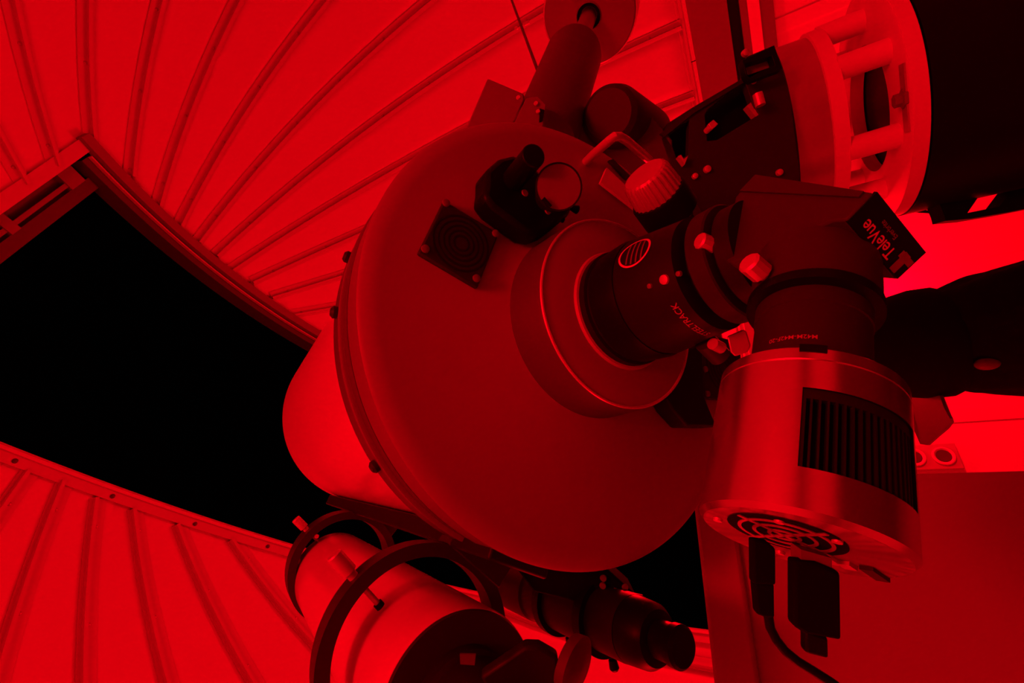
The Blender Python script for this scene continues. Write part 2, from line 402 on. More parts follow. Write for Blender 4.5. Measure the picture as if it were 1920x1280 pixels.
# lettering wraps round the drawtube
def angof(d): return math.atan2(d.dot(E2), d.dot(E1))
pa, sa, dA = conehit(1264, 570, 0); pb, sb, dB = conehit(1328, 625, 0)
aa, ab = angof(dA), angof(dB)
if ab - aa > PI: ab -= 2 * PI
if aa - ab > PI: ab += 2 * PI
def wrapfn(a0, a1, s0, L, sgn=1, lift=.0004):
    def fn(x, y):
        t = a0 + (a1 - a0) * (x / L + .5); s = s0 + sgn * y / R
        r = (.226 - (s - .40) * .13) * R + lift
        return C0 - nT * (s * R) + (E1 * math.cos(t) + E2 * math.sin(t)) * r
    return fn
L_ = abs(ab - aa) * .205 * R
lettering('STEELTRACK', L_ / 5.6, wrapfn(ab, aa, (sa + sb) / 2, L_, -1), LINE, foc)
# oval badge
pa, sa, dA = conehit(1232, 458, 0); t0 = angof(dA)
b = B(); vs = []; n = 40
def ovl(k, f): 
    th = 2 * PI * k / n; s = .475 + .065 * f * math.cos(th); t = t0 + .02 + .28 * f * math.sin(th); r = (.226 - (s - .40) * .13) * R + .0005
    return C0 - nT * (s * R) + (E1 * math.cos(t) + E2 * math.sin(t)) * r
b.add([ovl(k, 1) for k in range(n)] + [ovl(k, .88) for k in range(n)], [[k, (k + 1) % n, (k + 1) % n + n, k + n] for k in range(n)])
bad = b.build('oval_badge', PRINT, foc, label='oval maker badge')
for j in (-.45, -.15, .15, .45):
    b = B(); f = math.sqrt(1 - j * j) * .8
    def st(x, jj):
        s = .475 + .065 * jj; t = t0 + .02 + .28 * x; r = (.226 - (s - .40) * .13) * R + .0005
        return C0 - nT * (s * R) + (E1 * math.cos(t) + E2 * math.sin(t)) * r
    m_ = 10
    b.add([st(-f + 2 * f * k / m_, j) for k in range(m_ + 1)] + [st(-f + 2 * f * k / m_, j + .1) for k in range(m_ + 1)], [[k, k + 1, k + m_ + 2, k + m_ + 1] for k in range(m_)])
    b.build('badge_bar', PRINT2, bad)
def thumbscrew(px, py, d0, qx, qy, d1, r, par, label=None):
    a, b_ = P(px, py, d0), P(qx, qy, d1); L = (b_ - a).length
    k = {'label': label} if label else {}
    B().lathe(a, b_ - a, [(0, r * .8), (.001, r), (L * .62, r), (L * .66, r * .85), (L * .68, r * .5), (L, r * .45)], 12).build('thumbscrew', SILV2, par, ang=.4, **k)
thumbscrew(1310, 450, .262, 1352, 468, .266, .0050, foc, 'bright thumbscrew')
# small silver worm block and screw under the focuser
B().prism([P(x, y, .30) for x, y in ((1363, 630), (1394, 617), (1400, 622), (1408, 648), (1402, 660), (1378, 668), (1370, 660))], ROT @ V(.006, 0, -.012)).build('silver_block', SILV2, foc, bevel=.001, label='bright metal block under the drawtube')
B().cyl(P(1336, 644, .30), P(1352, 652, .305), .004).build('small_screw', SILV2, foc)
B().cyl(P(1322, 640, .31), P(1350, 668, .315), .0075).build('pinion_housing', DGR, foc)

# ------------------------------------------------------------------ diagonal
mV = dirw(0.35819, 0.818325, -0.4494925); mV = (mV - nT * mV.dot(nT)).normalized()
uV = -nT; bV = uV.cross(mV).normalized()
OD = C0 + uV * (.9415 * R)
def D(u, v, w): return OD + (uV * u + mV * v + bV * w) * R
dia = thing('star_diagonal', D(0, 0, 0), 'black mirror diagonal with a maker name on its end plate', 'diagonal')
sect = [(-.125, .215), (.180, -.103), (.128, -.157), (.10, -.140), (-.155, -.140), (-.183, -.11), (-.183, .155)]
B().prism([D(u, v, -.117) for u, v in sect], bV * (.234 * R)).build('body', DIAG, dia, bevel=.0012)
B().prism([D(u, v, .117) for u, v in ((-.12, .205), (.165, -.094), (.155, -.105), (-.165, .165))], bV * (.006 * R)).build('side_rib', DIAG, dia)
B().lathe(D(-.18, 0, 0), nT, lp([(-.03, .13), (-.03, .165), (.02, .168), (.028, .16), (.028, .135)]), 64).build('entrance_collar', BLK2, dia)
# end plate lettering:  plane spanned by bV and (n-m)
e45 = (nT - mV).normalized(); n45 = (uV - mV).normalized()
cpl = D(.180, -.103, 0); 
def endfn(off, sc=1, x0=0):
    def fn(x, y): return cpl + n45 * (.0006 + .0000) + e45 * (off - y) + bV * (-(x + x0))
    return fn
B().box(D(.156, -.129, 0) - n45 * .0004, bV, e45, n45, .112 * R, .040 * R, .0008).build('end_plate', BLK, dia, label='end plate carrying the maker name')
def endtxt(x, y): return D(.156, -.129, 0) + n45 * .0007
bx = bV
def etf(cx, cy, fl=1):
    o = D(.156, -.129, 0) + n45 * .0008
    return lambda x, y: o + bV * (-(x + cx)) * -1 * fl + e45 * ((y + cy)) * fl
lettering('TeleVue', .0078, etf(.0035, .0035), PRINT, dia, space=.95)
lettering('Everbrite', .0034, etf(.0030, -.0022), PRINT2, dia)
b = B(); o_ = D(.156, -.129, 0) + n45 * .0008
b.box(o_ - bV * .0155 + e45 * .0030, bV, e45, n45, .0022, .0048, .0001)
b.box(o_ - bV * .0165 + e45 * .0002, bV, e45, n45, .0048, .0016, .0001); b.build('tee_mark', PRINT2, dia)
ob = OD
def mp(t): return OD - mV * (t * R)
B().lathe(OD, -mV, lp([(.13, .10), (.135, .136), (.27, .136), (.28, .126)]), 72).build('exit_barrel', DIAG, dia)
B().lathe(OD, -mV, lp([(.272, .12), (.275, .140), (.30, .140), (.305, .12)]), 72).build('locking_ring', BLK, dia)
thumbscrew(1402, 490, .215, 1442, 524, .219, .0056, dia, 'bright hexagonal thumbscrew')
B().cyl(P(1436, 520, .232), P(1462, 548, .236), .0065).build('screw_boss', BLK, dia)

# ------------------------------------------------------------------ adapter + imaging camera
ada = thing('camera_adapter', mp(.40), 'black ringed barrel adapter between diagonal and silver camera', 'adapter')
B().lathe(OD, -mV, lp([(.302, .10), (.304, .119), (.345, .119), (.347, .116), (.465, .116), (.468, .119), (.507, .119), (.509, .1)]), 72).build('barrel', DGR, ada)
RC = .1724 * R
T0 = .506; T1 = T0 + .329
def mhit(px, py, c, a, r):                                          # first ray hit on a cylinder -> (angle, axial)
    d = ray(px, py); oc = CAM - c; d2 = d - a * d.dot(a); o2 = oc - a * oc.dot(a)
    A_ = d2.dot(d2); B_ = d2.dot(o2); C_ = o2.dot(o2) - r * r; disc = max(B_ * B_ - A_ * C_, 0)
    t = (-B_ - math.sqrt(disc)) / A_; p = CAM + d * t; q = p - c
    return p, q.dot(a), q
F1 = bV; F2 = (-mV).cross(F1)
def cang(q): return math.atan2(q.dot(F2), q.dot(F1))
def cylp(c, a, r, t, s): return c + a * s + (F1 * math.cos(t) + F2 * math.sin(t)) * r
# lettering on adapter
p1, s1, q1 = mhit(1442, 640, OD, -mV, .116 * R); p2, s2, q2 = mhit(1535, 633, OD, -mV, .116 * R)
a1, a2 = cang(q1), cang(q2)
if a2 - a1 > PI: a2 -= 2 * PI
if a1 - a2 > PI: a2 += 2 * PI
L2 = abs(a2 - a1) * .116 * R
lettering('M42M-M42F-20', L2 / 6.6, lambda x, y: cylp(OD, -mV, .1165 * R, a1 + (a2 - a1) * (-x / L2 + .5), (s1 + s2) / 2 + y), LINE, ada)
imc = thing('imaging_camera', mp(T0), 'silver cylindrical astronomy camera with black vent hanging below the diagonal', 'camera')
# vent window on the body
corn = [mhit(x, y, OD, -mV, RC) for x, y in ((1503, 722), (1498, 877), (1706, 800), (1711, 948))]
vt = [cang(k[2]) for k in corn]; vs_ = [k[1] for k in corn]
tA = (vt[0] + vt[1]) / 2; tB = (vt[2] + vt[3]) / 2
if tB - tA > PI: tB -= 2 * PI
if tA - tB > PI: tB += 2 * PI
tB = tA + (tB - tA) * 1.12
sA = (vs_[0] + vs_[2]) / 2; sB = (vs_[1] + vs_[3]) / 2
seg = 120; b = B(); sgn = 1 if tB > tA else -1; full = 2 * PI
nW = max(8, int(round(abs(tB - tA) / full * seg))); 
ang = [tA + (tB - tA) * i / nW for i in range(nW + 1)] + [tB + sgn * (full - abs(tB - tA)) * i / (seg - nW) for i in range(1, seg - nW)]
prof = [(T0 * R, .0), (T0 * R, RC - .0015), (T0 * R + .0012, RC - .0002), (T0 * R + .006, RC), (T0 * R + .0064, RC - .0003), (T0 * R + .0068, RC), (sA, RC), (sB, RC), (T1 * R - .002, RC), (T1 * R, RC - .0018)]
n = len(prof); vs = [cylp(OD, -mV, r, t, s) for t in ang for s, r in prof]; fs = []
for i in range(len(ang)):
    j = (i + 1) % len(ang)
    for k in range(n - 1):
        if k == 6 and i < nW: continue
        fs.append([i * n + k, j * n + k, j * n + k + 1, i * n + k + 1])
b.add(vs, fs); shell = b.build('body_shell', SILV, imc, ang=.5)
ms = SILV.node_tree.nodes['Principled BSDF']; ms.inputs['Anisotropic'].default_value = .5
# vent recess
b = B(); m_ = nW
vs = [cylp(OD, -mV, RC - .0035, ang[i], s) for i in range(m_ + 1) for s in (sA - .001, sB + .001)]
vs += [cylp(OD, -mV, RC - .0001, ang[i], s) for i in range(m_ + 1) for s in (sA, sB)]
fs = [[2 * i, 2 * i + 1, 2 * i + 3, 2 * i + 2] for i in range(m_)]; k = 2 * (m_ + 1)
fs += [[2 * i, 2 * i + 2, k + 2 * i + 2, k + 2 * i] for i in range(m_)] + [[2 * i + 1, 2 * i + 3, k + 2 * i + 3, k + 2 * i + 1] for i in range(m_)] + [[0, 1, k + 1, k], [2 * m_, 2 * m_ + 1, k + 2 * m_ + 1, k + 2 * m_]]
vent = b.add(vs, fs).build('vent', VOID, imc, label='black slotted vent window')
nf = 17
def arcbox(t0, t1, s0, s1, r0, r1, k=3):
    b = B(); vs = []
    for i in range(k + 1):
        t = t0 + (t1 - t0) * i / k
        vs += [cylp(OD, -mV, r0, t, s0), cylp(OD, -mV, r0, t, s1), cylp(OD, -mV, r1, t, s1), cylp(OD, -mV, r1, t, s0)]
    return b.add(vs, [[4 * i + j, 4 * i + (j + 1) % 4, 4 * i + 4 + (j + 1) % 4, 4 * i + 4 + j] for i in range(k) for j in range(4)] + [[0, 1, 2, 3], [4 * k + 3, 4 * k + 2, 4 * k + 1, 4 * k]])
for i in range(nf):
    t = tA + (tB - tA) * (i / nf); dt = (tB - tA) / nf
    arcbox(t, t + dt * (.5 if i == 0 else .28), sA + .0035, sB, RC - .0035, RC - .0008).build('fin', BLK2, vent)
arcbox(tA, tB, sA, sA + .004, RC - .0035, RC - .0008, nW).build('vent_frame', BLK2, vent)
# top cap notch
p, s, q = mhit(1525, 654, OD, -mV, RC); t = cang(q)
arcbox(t - .13, t + .13, T0 * R - .0004, T0 * R + .003, RC - .004, RC + .0002).build('cap_notch', BLK, imc)
# bottom plate, fan opening, grille
cb_ = OD - mV * (T1 * R)
bp = B().lathe(OD, -mV, [(T1 * R, 0), (T1 * R, RC - .0018)], 96).build('bottom_plate', BPL, imc)
cf = hit(1471, 1000, cb_, mV); fr = .0190
fan = B().lathe(cf, -mV, [(.0002, 0), (.0004, fr)], 64).build('fan_opening', VOID, imc)
for k, rr in enumerate((.22, .48, .74)):
    B().lathe(cf - mV * .0007, -mV, [(-.0002, rr * fr), (.0002, rr * fr), (.0002, rr * fr + .0013), (-.0002, rr * fr + .0013)], 56, closed=True).build('grille_ring', BPL, fan)
for k in range(2):
    t = .35 + k * PI / 2; d = F1 * math.cos(t) + F2 * math.sin(t)
    B().box(cf - mV * .0007, d, d.cross(mV), mV, fr * .98, .0008, .0002).build('grille_spoke', BPL, fan)
for q in ((1346, 972), (1461, 975), (1463, 1034), (1570, 1012)):
    p = hit(*q, cb_, mV); B().lathe(p, -mV, [(0, .0018), (.001, .0016)], 14).build('screw', SILV2, imc)
for q, w_ in (((1555, 1045), .004), ((1588, 1056), .003), ((1640, 1072), .006)):
    p = hit(*q, cb_, mV); B().box(p - mV * .0006, F1, F2, mV, w_, .0022, .0008).build('socket', SILV2 if w_ < .005 else DGR, imc)
# plugs and cable: distances on the bottom plate
def plug(name, label, pts, depth, m, thick):
    o = B().prism([P(x, y, depth) for x, y in pts], ROT @ V(0, 0, -thick)).build(name, m, bevel=.001); o['label'] = label; o['category'] = 'plug'; return o
c1 = thing('power_cable', P(1434, 1018, .172), 'thin black cable with a slim moulded plug leaving the silver camera', 'cable')
B().prism([P(x, y, .165) for x, y in ((1412, 1012), (1440, 1016), (1456, 1030), (1456, 1098), (1413, 1096))], ROT @ V(0, 0, -.004)).build('plug_body', VOID, c1, bevel=.001)
B().prism([P(x, y, .1655) for x, y in ((1415, 1094), (1453, 1094), (1454, 1160), (1434, 1158), (1420, 1153))], ROT @ V(0, 0, -.004)).build('strain_relief', VOID, c1, bevel=.001)
cpts = [(1440, 1150, .169), (1444, 1176, .169), (1455, 1198, .168), (1472, 1220, .167), (1496, 1240, .166), (1524, 1257, .165), (1560, 1280, .163), (1620, 1325, .16), (1680, 1390, .16)]
cc = [P(*q) for q in cpts]
B().tube(cc, .0017, 12).build('cable', BLK, c1)
c2 = thing('data_plug', P(1535, 1050, .165), 'wide black square data plug with short tail under the silver camera', 'plug')
B().prism([P(x, y, .158) for x, y in ((1490, 1052), (1534, 1056), (1577, 1074), (1579, 1202), (1512, 1190), (1490, 1176))], ROT @ V(0, 0, -.005)).build('plug_body', VOID, c2, bevel=.0012)
B().prism([P(x, y, .159) for x, y in ((1512, 1184), (1554, 1196), (1555, 1236), (1512, 1226))], ROT @ V(0, 0, -.004)).build('tail', BLK, c2, bevel=.001)
B().prism([P(x, y, .160) for x, y in ((1502, 1030), (1560, 1046), (1560, 1072), (1502, 1056))], ROT @ V(0, 0, -.006)).build('metal_shell', MGR, c2)

# ------------------------------------------------------------------ guide telescope and rings
gr = .055
GC = cw(-.574 * gr, -4.206 * gr, -5.195 * gr)
def gx(s): return GC + nT * s
gt = thing('guide_telescope', gx(.1), 'slim white refractor held in two dark rings below the main tube', 'guide telescope')
B().lathe(GC, nT, [(.0, gr * .98), (.004, gr), (.20, gr), (.203, gr * 1.0), (.40, gr), (.405, gr * 1.0), (.45, gr), (.45, gr * .9), (.3, gr * .9)], 96).build('tube', GUIDE, gt)
B().lathe(GC, nT, [(-.002, 0), (-.002, gr * .96), (0.0005, gr * .98)], 96).build('rear_plate', DGR, gt)
B().lathe(GC, -nT, [(0, gr * .62), (.010, gr * .60), (.012, gr * .55), (.055, gr * .5), (.057, gr * .42), (.075, gr * .42)], 64).build('focuser_housing', BLK2, gt)
B().prism([P(x, y, .235) for x, y in ((862, 1226), (892, 1227), (890, 1247), (863, 1245))], ROT @ V(0, 0, -.001)).build('label_patch', HOUS, gt, label='small pale label on the dark rear')
B().prism([P(x, y, .25) for x, y in ((985, 1212), (1012, 1213), (1046, 1232), (1052, 1290), (930, 1330), (900, 1270))], ROT @ V(0, 0, -.008)).build('pinion_box', BLK2, gt, bevel=.002)
kc = P(1074, 1245, .26)
B().lathe(kc, dirw(.78, -.10, .62), [(-.006, .004), (-.003, .0155), (.003, .0165), (.005, .013), (.006, 0)], 32).build('focus_knob', HOUS, gt, label='round grey focusing knob')
rr_ = .0735
def ring_at(cpx, depth, nm, label, hw=.010):
    c = P(*cpx, depth); t = thing(nm, c, label, 'mounting ring', 'rings round the guide telescope')
    B().lathe(c, nT, [(-hw, rr_ * .86), (-hw, rr_), (hw, rr_), (hw, rr_ * .86)], 96, closed=True).build('hoop', RINGM, t)
    return t, c
r1, rc1 = ring_at((780.2, 1210.5), 4.646 * rr_, 'guide_ring', 'nearer and larger dark ring around the white guide telescope')
r2, rc2 = ring_at((641.8, 1058.4), 8.875 * rr_, 'guide_ring', 'farther dark ring around the white guide telescope with a bright screw on top', .02)
def ringscrew(t, c, px, py, out=.022, inn=.02, m=SILV2):
    q = hit(px, py, c, nT); d = (q - c).normalized()
    B().lathe(c + d * rr_, d, [(-.001, .0038), (.004, .0038), (.005, .0058), (out, .0058), (out + .001, .005)], 14).build('knob_screw', m, t)
    B().cyl(c + d * (rr_ * .9), c + d * (rr_ * .9 - inn), .0022).build('screw_shaft', SILV2, t)
    B().cyl(c + d * (rr_ * .9 - inn), c + d * (rr_ * .9 - inn - .004), .0034).build('screw_tip', BLK, t)
ringscrew(r2, rc2, 567, 985); ringscrew(r1, rc1, 655, 1072)
p = hit(590, 1002, rc2, nT); B().lathe(p - nT * .020, -nT, [(0, .003), (.002, .0026)], 12).build('face_screw', SILV2, r2)
for t, c, q in ((r1, rc1, (885, 1046)), (r2, rc2, (700, 985))):
    pt = hit(*q, c, nT); d = (pt - c).normalized()
    B().box(c + d * (rr_ + .004), nT, d, nT.cross(d), .012, .010, .03).build('ring_foot', RINGM, t, bevel=.001)

# ------------------------------------------------------------------ finder scope
FA = P(1282, 1215, .330)                                            # eyepiece end
def fx(s): return FA + nT * s
fin = thing('finder_scope', fx(.1), 'small black finder scope below the grey rear cell with eyepiece toward the right', 'finder scope')
B().lathe(FA, nT, [(0, .0130), (.002, .0150), (.008, .0150), (.009, .0138), (.026, .0138)], 48).build('eyepiece', BLK, fin)
B().lathe(FA, nT, [(.022, .0135), (.024, .020), (.030, .024), (.048, .0255), (.050, .023)], 48).build('eyepiece_holder', BLK, fin)
B().lathe(FA, nT, [(.049, .0255), (.052, .026), (.13, .0268), (.185, .0262), (.187, .0285), (.235, .0285), (.235, .026), (.235, .026), (.22, .025)], 64).build('tube', BLK2, fin)
def fring(s):
    B().lathe(FA, nT, [(s - .005, .026), (s - .005, .0315), (s + .005, .0315), (s + .005, .026)], 56, closed=True).build('clamp_ring', BLK, fin)
fring(.088); fring(.152)
for s, q1 in ((.088, (1152, 1252)), (.152, (1068, 1200))):
    b2 = hit(*q1, fx(s), nT); d = (b2 - fx(s)).normalized()
    B().lathe(fx(s) + d * .031, d, [(0, .0018), (.004, .0018), (.005, .0036), (.012, .0044), (.014, .003)], 14).build('ring_screw', BLK, fin)
shoe = thing('finder_bracket', P(1060, 1075, .43), 'black bracket with small bright screws joining the finder scope to the main telescope', 'bracket')
B().prism([P(x, y, .40) for x, y in ((965, 1062), (1140, 1068), (1195, 1118), (1170, 1150), (1000, 1110))], ROT @ V(0, 0, -.03)).build('bracket_body', VOID, shoe, bevel=.002)
for q in ((1131, 1083), (1130, 1097), (1172, 1100)): B().lathe(P(*q, .398), ROT @ V(0, 0, 1), [(0, .003), (.002, .0025)], 12).build('screw', MGR, shoe)
B().tube([P(1150, 1110, .395), P(1180, 1118, .392), P(1204, 1124, .39)], .004, 10).build('lever', MGR, shoe)

# ------------------------------------------------------------------ pier and mount
NV = dirw(-0.89568723, -0.13452259, -0.4238491)                     # mount base axis, up
NV = Z * .9 + NV * .1; NV.normalize(); NV = Z.copy()
pr = .165
PC = cw(3.38965 * pr, 2.14901 * pr, -4.0948 * pr)
pier = thing('pier', V(PC.x, PC.y, 0), 'thick black column standing on the floor at the upper right', 'pier')
B().lathe(V(PC.x, PC.y, 0), Z, [(0, pr * 1.25), (.02, pr * 1.25), (.021, pr * 1.01), (PC.z - .002, pr * 1.01)], 96).build('column', PIERM, pier)
# bracket with window on the pier side
# corners in view of the column's near-lower side
B().holed([P(x, y, .64) for x, y in ((1700, 352), (1760, 340), (1860, 320), (1960, 300), (1960, 384), (1890, 398), (1820, 410), (1773, 414), (1770, 402), (1762, 382), (1742, 376), (1720, 366))],
          [[P(x, y, .64) for x, y in ((1814, 399), (1836, 367), (1901, 351), (1874, 387))]], ROT @ V(0, 0, -.02)).build('side_bracket', PIERM, pier, label='black bracket with a four-sided window')
B().tube([P(1655, 372, .70), P(1668, 392, .70), P(1700, 395, .69), P(1740, 397, .68), P(1775, 402, .67)], .0022, 8).build('loose_wire', BLK, pier)
B().prism([P(x, y, .72) for x, y in ((1664, 361), (1714, 363), (1700, 388), (1668, 388))], ROT @ V(0, 0, -.03)).build('junction_box', MGR, pier, bevel=.002, label='small grey box beside the wire')

ad = thing('pier_adapter', PC, 'white open-sided ring adapter on short posts at the top of the black column', 'adapter')
h = pr
def pl(s): return PC + Z * (s * h)
B().lathe(PC, Z, [(s * h, r * h) for s, r in ((0, .55), (0, 1.0), (.10, 1.0), (.11, .985), (.11, .55))], 128, closed=True).build('lower_flange', WHT, ad, bevel=0)
B().lathe(PC, Z, [(s * h, r * h) for s, r in ((.44, .5), (.44, .82), (.545, .82), (.55, .81), (.55, .5))], 128, closed=True).build('upper_ring', WHT, ad)
base_az = math.atan2((CAM - PC).y, (CAM - PC).x)
def cylrayhit(px, py, r):
    d = ray(px, py); oc = CAM - PC; a = d.x ** 2 + d.y ** 2; bq = oc.x * d.x + oc.y * d.y; cq = oc.x ** 2 + oc.y ** 2 - r * r
    t = (-bq - math.sqrt(max(bq * bq - a * cq, 0))) / a; return CAM + d * t
pazs = []
for q in ((1622, 108), (1642, 268)):
    p = cylrayhit(*q, .76 * h) - PC; pazs.append(math.atan2(p.y, p.x))
dz = (pazs[1] - pazs[0] + PI) % (2 * PI) - PI
npost = max(4, int(round(2 * PI / abs(dz)))); 
for k in range(npost):
    t = pazs[0] + 2 * PI * k / npost * (1 if dz > 0 else -1); d = V(math.cos(t), math.sin(t), 0)
    B().cyl(PC + d * (.74 * h) + Z * (.10 * h), PC + d * (.74 * h) + Z * (.45 * h), .095 * h, seg=32).build('post', WHT, ad)
p = cylrayhit(1695, 185, .86 * h); q = PC + (V(p.x, p.y, 0) - V(PC.x, PC.y, 0)).normalized() * (.9 * h) + Z * (.11 * h)
B().lathe(q, Z, [(0, .012), (.004, .012), (.005, .008), (.012, .008)], 6).build('anchor_nut', MGR, ad)
B().box(q, (q - PC).cross(Z).normalized(), (V(q.x, q.y, 0) - V(PC.x, PC.y, 0)).normalized(), Z, .04, .008, .002).build('slot', RAIL, ad)
mount = thing('equatorial_mount', PC + Z * (.55 * h), 'dark equatorial mount head carrying the telescope above the white adapter', 'mount')
B().lathe(PC, Z, [(s * h, r * h) for s, r in ((.55, .3), (.55, .79), (.80, .80), (.805, .75))], 128).build('azimuth_band', SPUN, mount, label='worn bare-metal band')
B().lathe(PC, Z, [(s * h, r * h) for s, r in ((.80, .3), (.80, .80), (.815, .81), (.95, .81), (.96, .3))], 128).build('azimuth_base', DGR, mount)
MD = .60
back = ROT @ V(0, 0, -1)
outer = [(1240, 262), (1250, 232), (1300, 200), (1395, 145), (1400, 106), (1452, 84), (1468, 130), (1482, 180), (1500, 330), (1470, 420), (1300, 430), (1262, 330)]
h1 = [(1322, 216), (1326, 206), (1396, 148), (1412, 196), (1424, 214), (1345, 262), (1326, 264), (1324, 240)]
h2 = [(1246, 252), (1293, 224), (1291, 290), (1270, 300), (1262, 276)]
B().holed([P(x, y, MD) for x, y in outer], [[P(x, y, MD) for x, y in h1], [P(x, y, MD) for x, y in h2]], back * .012).build('side_plate', DGR, mount, bevel=.001)
B().prism([P(x, y, MD + .03) for x, y in [(1246, 262), (1262, 246), (1300, 212), (1400, 152), (1470, 140), (1480, 180), (1496, 330), (1470, 415), (1300, 420), (1262, 330)]], back * .09).build('recess_shade', VOID, mount)  # black backing: shade inside the plate openings put into the colour
rimp = [(1238, 250), (1300, 204), (1398, 146), (1398, 152), (1302, 211), (1246, 256)]
B().prism([P(x, y, MD - .004) for x, y in rimp], back * .02).build('edge_rib', DGR, mount)
# slotted adjustment frame
B().holed([P(x, y, MD - .03) for x, y in ((1392, 112), (1452, 84), (1468, 128), (1410, 150), (1398, 138))], [[P(x, y, MD - .03) for x, y in ((1398, 120), (1448, 104), (1454, 122), (1402, 140))]], back * .012).build('slot_frame', BLK, mount, bevel=.001)
B().prism([P(x, y, MD - .015) for x, y in ((1398, 120), (1450, 102), (1456, 124), (1402, 141))], back * .004).build('slot_bar', MGR, mount)
for q, r_ in (((1396, 101), .005), ((1412, 152), .0045), ((1401, 121), .003), ((1325, 318), .005), ((1302, 331), .004), ((1460, 324), .0045)):
    B().lathe(P(*q, MD - .002), -back, [(0, r_), (.004, r_ * .9), (.005, r_ * .5)], 16).build('bolt', SILV2 if r_ > .003 else MGR, mount)
B().tube([P(1420, 176, MD - .02), P(1426, 198, MD - .02)], .0062, 14).build('lock_lever', SILV2, mount)
B().tube([P(1324, 246, MD - .01), P(1334, 236, MD - .02)], [.004, .004], 12).build('bolt_shank', SILV2, mount)
B().prism([P(x, y, MD - .022) for x, y in ((1328, 232), (1338, 224), (1347, 232), (1336, 242))], back * .006).build('bolt_head', SILV2, mount, bevel=.0006)
B().prism([P(x, y, MD + .002) for x, y in ((1400, 198), (1408, 192), (1414, 204), (1430, 206), (1418, 220))], back * .01).build('bright_lug', SILV2, mount)
B().prism([P(x, y, MD - .012) for x, y in ((1272, 292), (1277, 290), (1282, 298), (1290, 292), (1284, 308))], back * .01).build('bright_lug', SILV2, mount)
# clutch knob, fluted
ka = P(1206, 326, .36); kd = dirw(.66, -.60, -.46)
kn = thing('clutch_knob', ka, 'large bright fluted knob with black base at the edge of the grey cell', 'knob')
u, w = perp(kd); nb = 26; b = B(); vs = []; ks = .0205
prof = [(0, 0), (0, .80), (.0015, .90), (.004, .96), (.022, 1.04), (.0225, .9)]
seg = nb * 4
for i in range(seg):
    t = 2 * PI * i / seg; d = u * math.cos(t) + w * math.sin(t); fl = 1 - .04 * (i % 4 in (0, 1))
    for s, r in prof: vs.append(ka + kd * s + d * (ks * r * (fl if r > .85 else 1)))
n = len(prof); b.add(vs, [[i * n + k, ((i + 1) % seg) * n + k, ((i + 1) % seg) * n + k + 1, i * n + k + 1] for i in range(seg) for k in range(n - 1)])
b.build('fluted_cap', KNOB, kn, ang=.4)
B().lathe(ka, kd, [(.021, .018), (.022, .0225), (.024, .0235), (.044, .0235), (.047, .018), (.06, .018)], 48).build('knob_base', BLK, kn)
B().box(ka + kd * .056, u, w, kd, .018, .018, .012).build('knob_bracket', BLK, kn, bevel=.002)
# declination housing, shaft, counterweight
a0, a1_ = P(1032, 222, .60), P(1104, 30, .80); adir = (a1_ - a0).normalized(); AL = (a1_ - a0).length
def apx(px, py):                                                    # parameter along dec axis nearest to pixel
    best = min(range(0, 200), key=lambda k: ((lambda l: (l[0] - px) ** 2 + (l[1] - py) ** 2)(proj(a0 + adir * (AL * k / 100)))))
    return AL * best / 100
def proj(p):
    l = ROT.transposed() @ (p - CAM); return (960 + FPX * l.x / -l.z, 640 - FPX * l.y / -l.z)
sE = apx(1080, 104)
B().lathe(a0, adir, [(-.06, .043), (sE - .01, .044), (sE + .006, .041), (sE + .018, .031), (sE + .024, .018), (sE + .024, 0)], 64).build('declination_housing', HOUS, mount, ang=.5)
B().lathe(a0, adir, [(sE - .005, .014), (AL + .12, .014)], 32).build('counterweight_shaft', SILV, mount)
cwt = thing('counterweight', a0 + adir * AL, 'round grey counterweight disc on the shaft above the mount', 'counterweight')
B().lathe(a0, adir, [(AL - .004, .021), (AL, .0225), (AL, .079), (AL + .003, .082), (AL + .05, .083), (AL + .054, .079), (AL + .054, .0225)], 96, closed=True).build('disc', MGR, cwt)
B().lathe(a0, adir, [(AL + .0025, .0815), (AL + .0015, .083), (AL + .006, .0842), (AL + .05, .0842)], 96).build('rim_highlight', SILV2, cwt, label='bright band standing in for the rim highlight')  # brighter ring painted in for the highlight on the disc rim
B().lathe(a0, adir, [(AL + .002, .0141), (AL + .002, .0222), (AL + .006, .0222), (AL + .006, .0141)], 48, closed=True).build('bore_sleeve', VOID, cwt)
ra0, ra1 = P(1140, 214, .57), P(1200, 246, .69)
B().lathe(ra0, ra1 - ra0, [(0, 0), (0, .030), (.006, .036), (.02, .039), ((ra1 - ra0).length, .040), ((ra1 - ra0).length + .03, .040)], 64).build('polar_housing', DGR, mount, ang=.5)
# motor box and plate near the top of the cell
mb = thing('motor_box', P(930, 200, .58), 'flat dark box standing above the grey cell left of the mount cylinder', 'control box')
bp_ = [P(x, y, .56) for x, y in ((914, 146), (982, 175), (984, 186), (950, 262), (870, 248))]
B().prism(bp_, back * .035).build('box', MGR, mb, bevel=.002)
B().prism([P(x, y, .50) for x, y in ((986, 184), (1008, 180), (1024, 196), (1018, 240), (958, 244))], back * .02).build('side_plate', MGR, mb, bevel=.001)
B().prism([P(x, y, .60) for x, y in ((1088, 200), (1200, 190), (1262, 262), (1262, 345), (1150, 330), (1080, 270))], back * .05).build('saddle_block', HOUS, mount, bevel=.003)
for q in ((972, 183), (1005, 194), (1009, 209)): B().lathe(P(*q, .498), -back, [(0, .0026), (.0015, .002)], 14).build('screw', SILV2, mb)
B().prism([P(x, y, .498) for x, y in ((1012, 203), (1021, 206), (1017, 226), (1011, 228))], back * .01).build('slot', BLK, mb)
